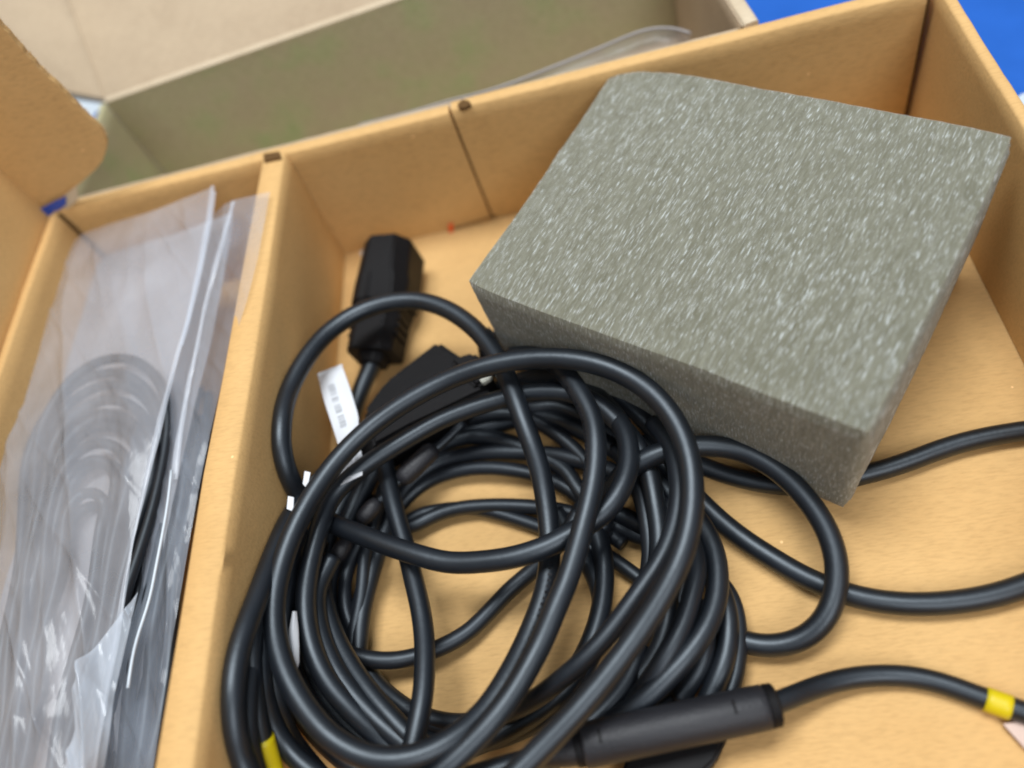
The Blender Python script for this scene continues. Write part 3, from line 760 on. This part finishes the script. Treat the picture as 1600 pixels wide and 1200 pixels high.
loft('connector_head', [(ph, sd, uv, pr(.0122, .0125, .006)), (ph + ax * .019, sd, uv, pr(.0132, .0118, .006)), (ph + ax * .0215, sd, uv, pr(.0140, .0110, .006)), (ph + ax * .034, sd, uv, pr(.0138, .0100, .005))], M_plug, pc)
loft('connector_body', [(ph + ax * .0335, sd, uv, pr(.0128, .0100, .005)), (ph + ax * .040, sd, uv, pr(.0118, .0098, .005)), (pt - ax * .001, sd, uv, pr(.0112, .0094, .0045))], M_plug, pc)
# raised spine and grip ribs
loft('socket_face', [(ph - ax * .0012, sd, uv, pr(.0098, .0092, .005)), (ph + ax * .001, sd, uv, pr(.0104, .0098, .005))], M_plug, pc, .0004)
for sgn in (-1, 1):
    for k in range(4):
        c = ph + ax * (.036 + k * .0042) + sd * .0118 * sgn + uv * (-.001)
        loft('side_rib', [(c, sd, uv, pr(.0007, .0055, .0004)), (c + ax * .0017, sd, uv, pr(.0007, .0055, .0004))], M_plug, pc, .0002)
loft('strain_collar', [(pt - ax * .002, sd, uv, pr(.0066, .0062, .003)), (pt + ax * .0035, sd, uv, pr(.0056, .0054, .003))], M_plug, pc, .0005)
c0 = ph + ax * .006 - sd * .002 + uv * .0114; 
for (s0, s1, h0) in ((.008, .033, .0110), (.036, L - .002, .0092)):
    c = [ph + ax * s0 + sd * .0035 + uv * h0, ph + ax * s1 + sd * .0035 + uv * (h0 - .0012)]
    loft('spine', [(c[0], sd, uv, pr(.0011, .0011, .0006)), (c[1], sd, uv, pr(.0011, .0011, .0006))], M_plug, pc, .0003)
for k in range(3):
    c = ph + ax * (.040 + k * .0042) - sd * .0045 + uv * .0088
    loft('grip_rib', [(c, sd, uv, pr(.0035, .0008, .0004)), (c + ax * .0018, sd, uv, pr(.0035, .0008, .0004))], M_plug, pc, .0002)
rel = at(577, 572, .013)
P = cable_path([(590, 545, 13), (579, 575, 12.5), (568, 600, 12), (556, 632, 11), (548, 665, 11), (540, 700, 11), (530, 740, 12), (518, 785, 12)], .0046)
link('cord_run', tube_bm(P, lambda t: .0046 - .0008 * min(1, t * 3)), M_cable, pc)

# the big plug body under the coil
bp_ = thing('mains_plug', 'large black moulded plug lying under the upper left of the coil', 'plug', None, at(650, 640, 0))
zt = .026
def prism(name, px, z0, z1, m, parent, bev=.0016):
    bm = bmesh.new()
    hi = [bm.verts.new(at(u, v, z1)) for u, v in px]; lo = [bm.verts.new(at(u, v, z1) + Vector((0, 0, z0 - z1))) for u, v in px]
    bm.faces.new(hi); bm.faces.new(lo[::-1]); n = len(px)
    for i in range(n): bm.faces.new((lo[i], lo[(i + 1) % n], hi[(i + 1) % n], hi[i]))
    bmesh.ops.recalc_face_normals(bm, faces=bm.faces)
    bmesh.ops.bevel(bm, geom=bm.edges[:], offset=bev, segments=3, affect='EDGES')
    return link(name, bm, m, parent, sharp=40)
prism('plug_body', [(682, 530), (760, 584), (770, 606), (640, 668), (582, 700), (566, 640), (600, 594)], .003, zt, M_plug, bp_, .002)
prism('plug_shoulder', [(700, 560), (738, 548), (752, 560), (770, 590), (742, 604)], .003, zt + .003, M_plug, bp_, .0015)
prism('cord_grip', [(742, 520), (758, 505), (778, 520), (775, 560), (748, 562)], .003, .020, M_plug, bp_, .0015)
prism('pale_tip', [(749, 576), (763, 566), (769, 577), (766, 590), (752, 598), (747, 588)], .0295, .0325, M_metal, bp_, .0005)
prism('plug_body_lower', [(566, 655), (640, 640), (700, 640), (640, 672), (560, 735), (540, 760), (528, 730)], .003, .019, M_plug, bp_, .002)

# thin lead with two moulded barrels in the dark of the coil
tb = thing('barrel_lead', 'thin black lead with two oval barrels half hidden in the left of the coil', 'cable', None, at(600, 780, 0))
cord('lead', [(725, 660, 18), (705, 680, 18), (690, 694, 18), (676, 706, 18), (650, 728, 18), (620, 756, 17), (600, 775, 17), (580, 798, 16), (560, 822, 16), (540, 848, 15), (524, 880, 15), (508, 905, 15), (496, 928, 14), (488, 970, 12)], .0019, M_thin, tb)
for (u0, v0, u1, v1, z, r) in ((680, 698, 624, 752, .021, .0042), (592, 782, 562, 816, .019, .0036), (545, 842, 522, 876, .017, .0036)):
    p0, p1 = at(u0, v0, z), at(u1, v1, z); a_ = (p1 - p0).normalized(); l_ = (p1 - p0).length
    barrel('oval_barrel', p0, a_, [(0, r * .45), (.0008, r * .75), (.003, r * .97), (l_ * .5, r), (l_ - .003, r * .97), (l_ - .0008, r * .75), (l_, r * .45)], M_ferr, tb)

# ============================================================ LABELS ON THE CORDS
def ribbon(name, lines, m, parent, thick=.00025):
    """grid of 3-D rows -> thin sheet"""
    bm = bmesh.new(); rows = [[bm.verts.new(p) for p in r] for r in lines]
    for a, b in zip(rows, rows[1:]):
        for k in range(len(a) - 1): bm.faces.new((a[k], a[k + 1], b[k + 1], b[k]))
    bmesh.ops.recalc_face_normals(bm, faces=bm.faces)
    r = bmesh.ops.extrude_face_region(bm, geom=bm.faces[:])
    for v in [v for v in r['geom'] if isinstance(v, bmesh.types.BMVert)]: v.co += Vector((0, 0, -thick))
    return link(name, bm, m, parent, sharp=40)
lb = thing('barcode_label', 'white folded barcode label wrapped on the connector\'s cord beside the divider', 'label', None, at(525, 640, 0))
def Lp(s, t):  # s along the label 0..1, t across
    c = [(497, 588, 535, 573), (506, 625, 548, 610), (520, 668, 560, 650), (530, 700, 560, 690), (522, 735, 566, 712), (512, 768, 566, 742)]
    f = s * (len(c) - 1); i = min(int(f), len(c) - 2); w = f - i
    l = [c[i][k] * (1 - w) + c[i + 1][k] * w for k in range(4)]
    z = .0300 + .006 * s + .0015 * math.sin(math.pi * t)
    return at(l[0] * (1 - t) + l[2] * t, l[1] * (1 - t) + l[3] * t, z)
ribbon('label_paper', [[Lp(s / 24, t / 6) for t in range(7)] for s in range(25)], M_white, lb)
# folded end of the flag
e0, e1 = Lp(0, 0), Lp(0, 1)
dn = Vector((-.0006, .0022, -.0012))
ribbon('folded_end', [[e0, e1], [e0 + Vector((.0, .0012, .0004)), e1 + Vector((0, .0012, .0004))], [e0 + dn, e1 + dn]], M_white, lb)
bm = bmesh.new()
def bars(bm, s0, s1, t0, t1, seed, fill=.55, lift=.0002):
    rnd = random.Random(seed); s = s0
    while s < s1:
        w = rnd.choice((.004, .004, .007, .010)); g_ = rnd.choice((.004, .006, .009))
        if rnd.random() < fill + .3:
            q = [Lp(s, t0), Lp(s, t1), Lp(min(s + w, s1), t1), Lp(min(s + w, s1), t0)]
            bm.faces.new([bm.verts.new(p + Vector((0, -.0001, lift))) for p in q])
        s += w + g_
bars(bm, .10, .44, .28, .52, 4)
bars(bm, .56, .98, .18, .34, 5); bars(bm, .56, .98, .44, .66, 6); bars(bm, .56, .96, .74, .86, 8)
link('printed_bars', bm, M_ink, lb, smooth=False)
l2 = thing('cord_wrap_label', 'narrow white label edge showing between cords low on the left of the coil', 'label', None, at(455, 1000, 0))
ribbon('label_paper', [[at(u0 + (u1 - u0) * k / 4, v, .0415 + .001 * math.sin(k)) for k in range(5)] for (u0, u1, v) in ((457, 463, 955), (451, 466, 985), (450, 467, 1010), (453, 467, 1035), (459, 463, 1052))], M_white, l2)
l3 = thing('small_white_tag', 'tiny white tag corner poking out between the divider and the top loop', 'label', None, at(453, 785, 0))
ribbon('tag_paper', [[at(450, 775, .050), at(459, 777, .050)], [at(448, 795, .049), at(458, 799, .049)]], M_white, l3)
l4 = thing('small_white_tag', 'tiny pale tag corner just right of the small loop\'s lower end', 'label', None, at(478, 750, 0))
ribbon('tag_paper', [[at(476, 736, .048), at(485, 738, .048)], [at(473, 756, .047), at(480, 764, .047)]], M_white, l4)
scr = at(572, 398, .001)
o = slab('grey_clip', [at(u, v, .003) for u, v in [(563, 392), (582, 386), (584, 402), (566, 410)]], (0, 0, -.002), M_pale); tag(o, 'small pale grey clip on the floor left of the black connector', 'clip')

# ============================================================ BAGS IN THE LEFT COMPARTMENT
def coons(eT, eB_, eL_, eR_, u, v):
    T = poly_at(eT, u); B = poly_at(eB_, u); L = poly_at(eL_, v); R = poly_at(eR_, v)
    c = eT[0] * (1 - u) * (1 - v) + eT[-1] * u * (1 - v) + eB_[0] * (1 - u) * v + eB_[-1] * u * v
    return T * (1 - v) + B * v + L * (1 - u) + R * u - c
def pts3(px): return [at(u, v, z / 1000) for u, v, z in px]
def bag(eT, eB_, eL_, eR_, m, parent, seed, amp, nu=90, nv=200, fold=1.0, zmin=.0):
    bm = bmesh.new(); rows = []
    for j in range(nv + 1):
        row = []
        for i in range(nu + 1):
            u, v = i / nu, j / nv
            p = coons(eT, eB_, eL_, eR_, u, v)
            e = min(1, min(u, 1 - u, v, 1 - v) * 10 + .15)
            q = p + Vector((.006 * noise.noise(Vector((p.x * 18, p.y * 10, seed))), 0, 0))
            # long creases running down the bag, a few slanting ones
            a_ = q.x * 60 + q.y * 16
            w1 = 1 - abs(noise.noise(Vector((a_ * .6, q.y * 4, seed)))) * 2
            w2 = 1 - abs(noise.noise(Vector((q.x * 130 + q.y * 55, q.y * 14, seed + 3)))) * 2
            w3 = noise.noise(Vector((q.x * 34 - q.y * 22, q.y * 24, seed + 7)))
            p.z += e * amp * (1 + 1.6 * max(0, v - .62) * (u > 0)) * (1.0 * w1 ** 3 * fold + .10 * w2 ** 3 + .8 * w3 + .35 * (1 - abs(noise.noise(Vector((q.x * 45 + q.y * 30, q.y * 7, seed + 11)))) * 2) ** 9)
            row.append(bm.verts.new(p))
        rows.append(row)
    for a, b in zip(rows, rows[1:]):
        for k in range(nu): bm.faces.new((a[k], a[k + 1], b[k + 1], b[k]))
    return link('film', bm, m, parent) if m is not M_crump else link('crumpled_flap', bm, m, parent)
b2 = thing('clear_bag', 'clear plastic bag beside the divider, its corner lapping over the rim', 'plastic bag', None, (-.03, -.15, 0))
bT = pts3([(318, 350, 56), (345, 325, 62), (364, 313, 68), (392, 306, 73), (422, 299, 74.5)])
bR = pts3([(422, 299, 74.5), (404, 400, 74), (386, 470, 73.5), (366, 530, 70), (346, 600, 62), (328, 680, 54), (310, 770, 50), (290, 880, 48), (262, 1050, 46), (235, 1230, 45)])
bL = pts3([(318, 350, 56), (300, 450, 50), (275, 580, 46), (250, 700, 44), (215, 900, 42), (180, 1080, 40), (150, 1230, 40)])
bB = pts3([(150, 1230, 40), (190, 1230, 42), (235, 1230, 45)])
def strip(name, path, w, m, parent, arch=.0006):
    bm = bmesh.new(); rows = []
    for i, p in enumerate(path):
        T = (path[min(i + 1, len(path) - 1)] - path[max(i - 1, 0)]).normalized()
        n = Vector((0, 0, 1)).cross(T).normalized()
        ww = w * (.75 + .5 * noise.noise(Vector((i * .09, w * 900, 2))))
        rows.append([bm.verts.new(p + n * ww * (k / 4 - .5) + Vector((0, 0, arch * math.sin(math.pi * k / 4) + .0006 * noise.noise(Vector((i * .2, k * .7, 1)))))) for k in range(5)])
    for a, b in zip(rows, rows[1:]):
        for k in range(4): bm.faces.new((a[k], a[k + 1], b[k + 1], b[k]))
    return link(name, bm, m, parent)
bag(bT, bB, bL, bR, M_film2, b2, 31, .0022, 60, 200)
strip('sealed_edge', spline(pts3([(364, 316, 69), (352, 360, 68), (338, 410, 66), (322, 470, 63), (308, 540, 60), (293, 610, 57), (280, 680, 55), (272, 750, 53)]), .003), .0030, M_seal, b2)
b1 = thing('milky_bag', 'large milky plastic bag filling the left compartment with a dark cable inside', 'plastic bag', None, (-.07, -.15, 0))
aT = pts3([(76, 417, 52), (98, 394, 54), (130, 366, 56), (172, 350, 59), (230, 334, 62), (285, 312, 66), (333, 293, 69)])
aR = pts3([(333, 293, 69), (327, 340, 68), (312, 420, 66), (292, 510, 64), (266, 600, 62), (247, 680, 61), (228, 760, 59), (206, 860, 57), (190, 960, 55), (168, 1080, 53), (145, 1230, 52)])
aL = pts3([(76, 417, 52), (42, 490, 52), (10, 560, 51), (-30, 660, 50), (-70, 800, 50), (-110, 1000, 50), (-140, 1230, 50)])
aB = pts3([(-140, 1230, 50), (0, 1230, 55), (145, 1230, 52)])
bag(aT, aB, aL, aR, M_film, b1, 12, .0030, 110, 220)
strip('sealed_edge', spline([p + Vector((0, 0, .0006)) for p in aR], .003), .0030, M_seal, b1)
strip('zip_strip', spline(pts3([(335, 300, 69), (329, 345, 68), (318, 400, 67), (300, 480, 65), (283, 540, 64)]), .003), .0022, M_seal, b1)
bag(pts3([(196, 950, 58), (205, 940, 58), (216, 925, 58)]), pts3([(90, 1240, 55), (125, 1240, 56), (160, 1240, 55)]),
    pts3([(196, 950, 58), (150, 1010, 57), (112, 1075, 57), (118, 1140, 56), (90, 1240, 55)]), pts3([(216, 925, 58), (198, 1000, 57), (180, 1080, 56), (160, 1240, 55)]), M_crump, b1, 77, .0042, 40, 90, 1.4)
# the bag's lower layer
dn_ = Vector((0, 0, -.017))
bag([p + dn_ for p in aT], [p + dn_ for p in aB], [p + dn_ for p in aL], [p + dn_ for p in aR], M_inner, b1, 51, .0020, 60, 110)
# cables in the bags
ca = thing('bagged_cable_coil', 'dark cable coil seen dimly through the milky bag', 'cable', None, (-.07, -.16, 0))
for k in range(13):
    ya = 560 + k * 17 + random.uniform(-9, 9) + (40 if k % 4 == 3 else 0)
    w = 102 - k * 6.0 + random.uniform(-7, 7); cx = 158 + random.uniform(-8, 8)
    zz = .0505 - .0021 * (k % 4)
    pts = []
    for j in range(9):                                   # up the left side
        y = 1240 - (1240 - (ya + w * 1.25)) * j / 8
        pts.append(at(cx - w * (1 - .30 * (1 - j / 8)) - (y - 700) * .19 + 6 * math.sin(j * 1.3 + k), y, zz - .006 * (1 - j / 8)))
    for j in range(1, 12):                               # over the top
        an = math.pi - math.pi * j / 12
        y = ya + w * 1.25 - w * 1.25 * math.sin(an)
        pts.append(at(cx + w * math.cos(an) - (y - 700) * .19, y, zz + .001 * math.sin(j + k)))
    for j in range(9):                                   # and down the right side
        y = ya + w * 1.25 + (1240 - (ya + w * 1.25)) * j / 8
        pts.append(at(cx + w * (1 - .35 * j / 8) - (y - 700) * .19 + 6 * math.sin(j * 1.1 + k * 2), y, zz - .003 - .004 * j / 8))
    link('coil_turn', tube_bm(spline(pts, .004), .0022, 10), M_thin, ca)
cb = thing('bagged_lead_bundle', 'dark leads packed in the clear bag beside the divider', 'cable', None, (-.03, -.2, 0))
for k in range(10):
    t_ = k / 9
    pts = []
    for j in range(12):
        v = 600 + 60 * random.random() * (j == 0) + j * 55
        c0 = 322 - (v - 640) * .155 - t_ * 62 - (v - 640) * t_ * .02
        pts.append(at(c0 + 7 * math.sin(j * .9 + k * 1.7), v, .040 - .005 * (k % 3) - (.022 if j == 0 else .008 if j == 1 else 0)))
    link('lead', tube_bm(spline(pts, .004), .0024, 10), M_thin, cb)
tw = spline(pts3([(268, 735, 56), (262, 790, 55), (251, 850, 54), (240, 905, 54), (232, 950, 53), (216, 985, 53), (206, 1030, 52), (200, 1075, 52)]), .003)
link('twist_tie', tube_bm(tw, .00055, 8), M_pale, cb)
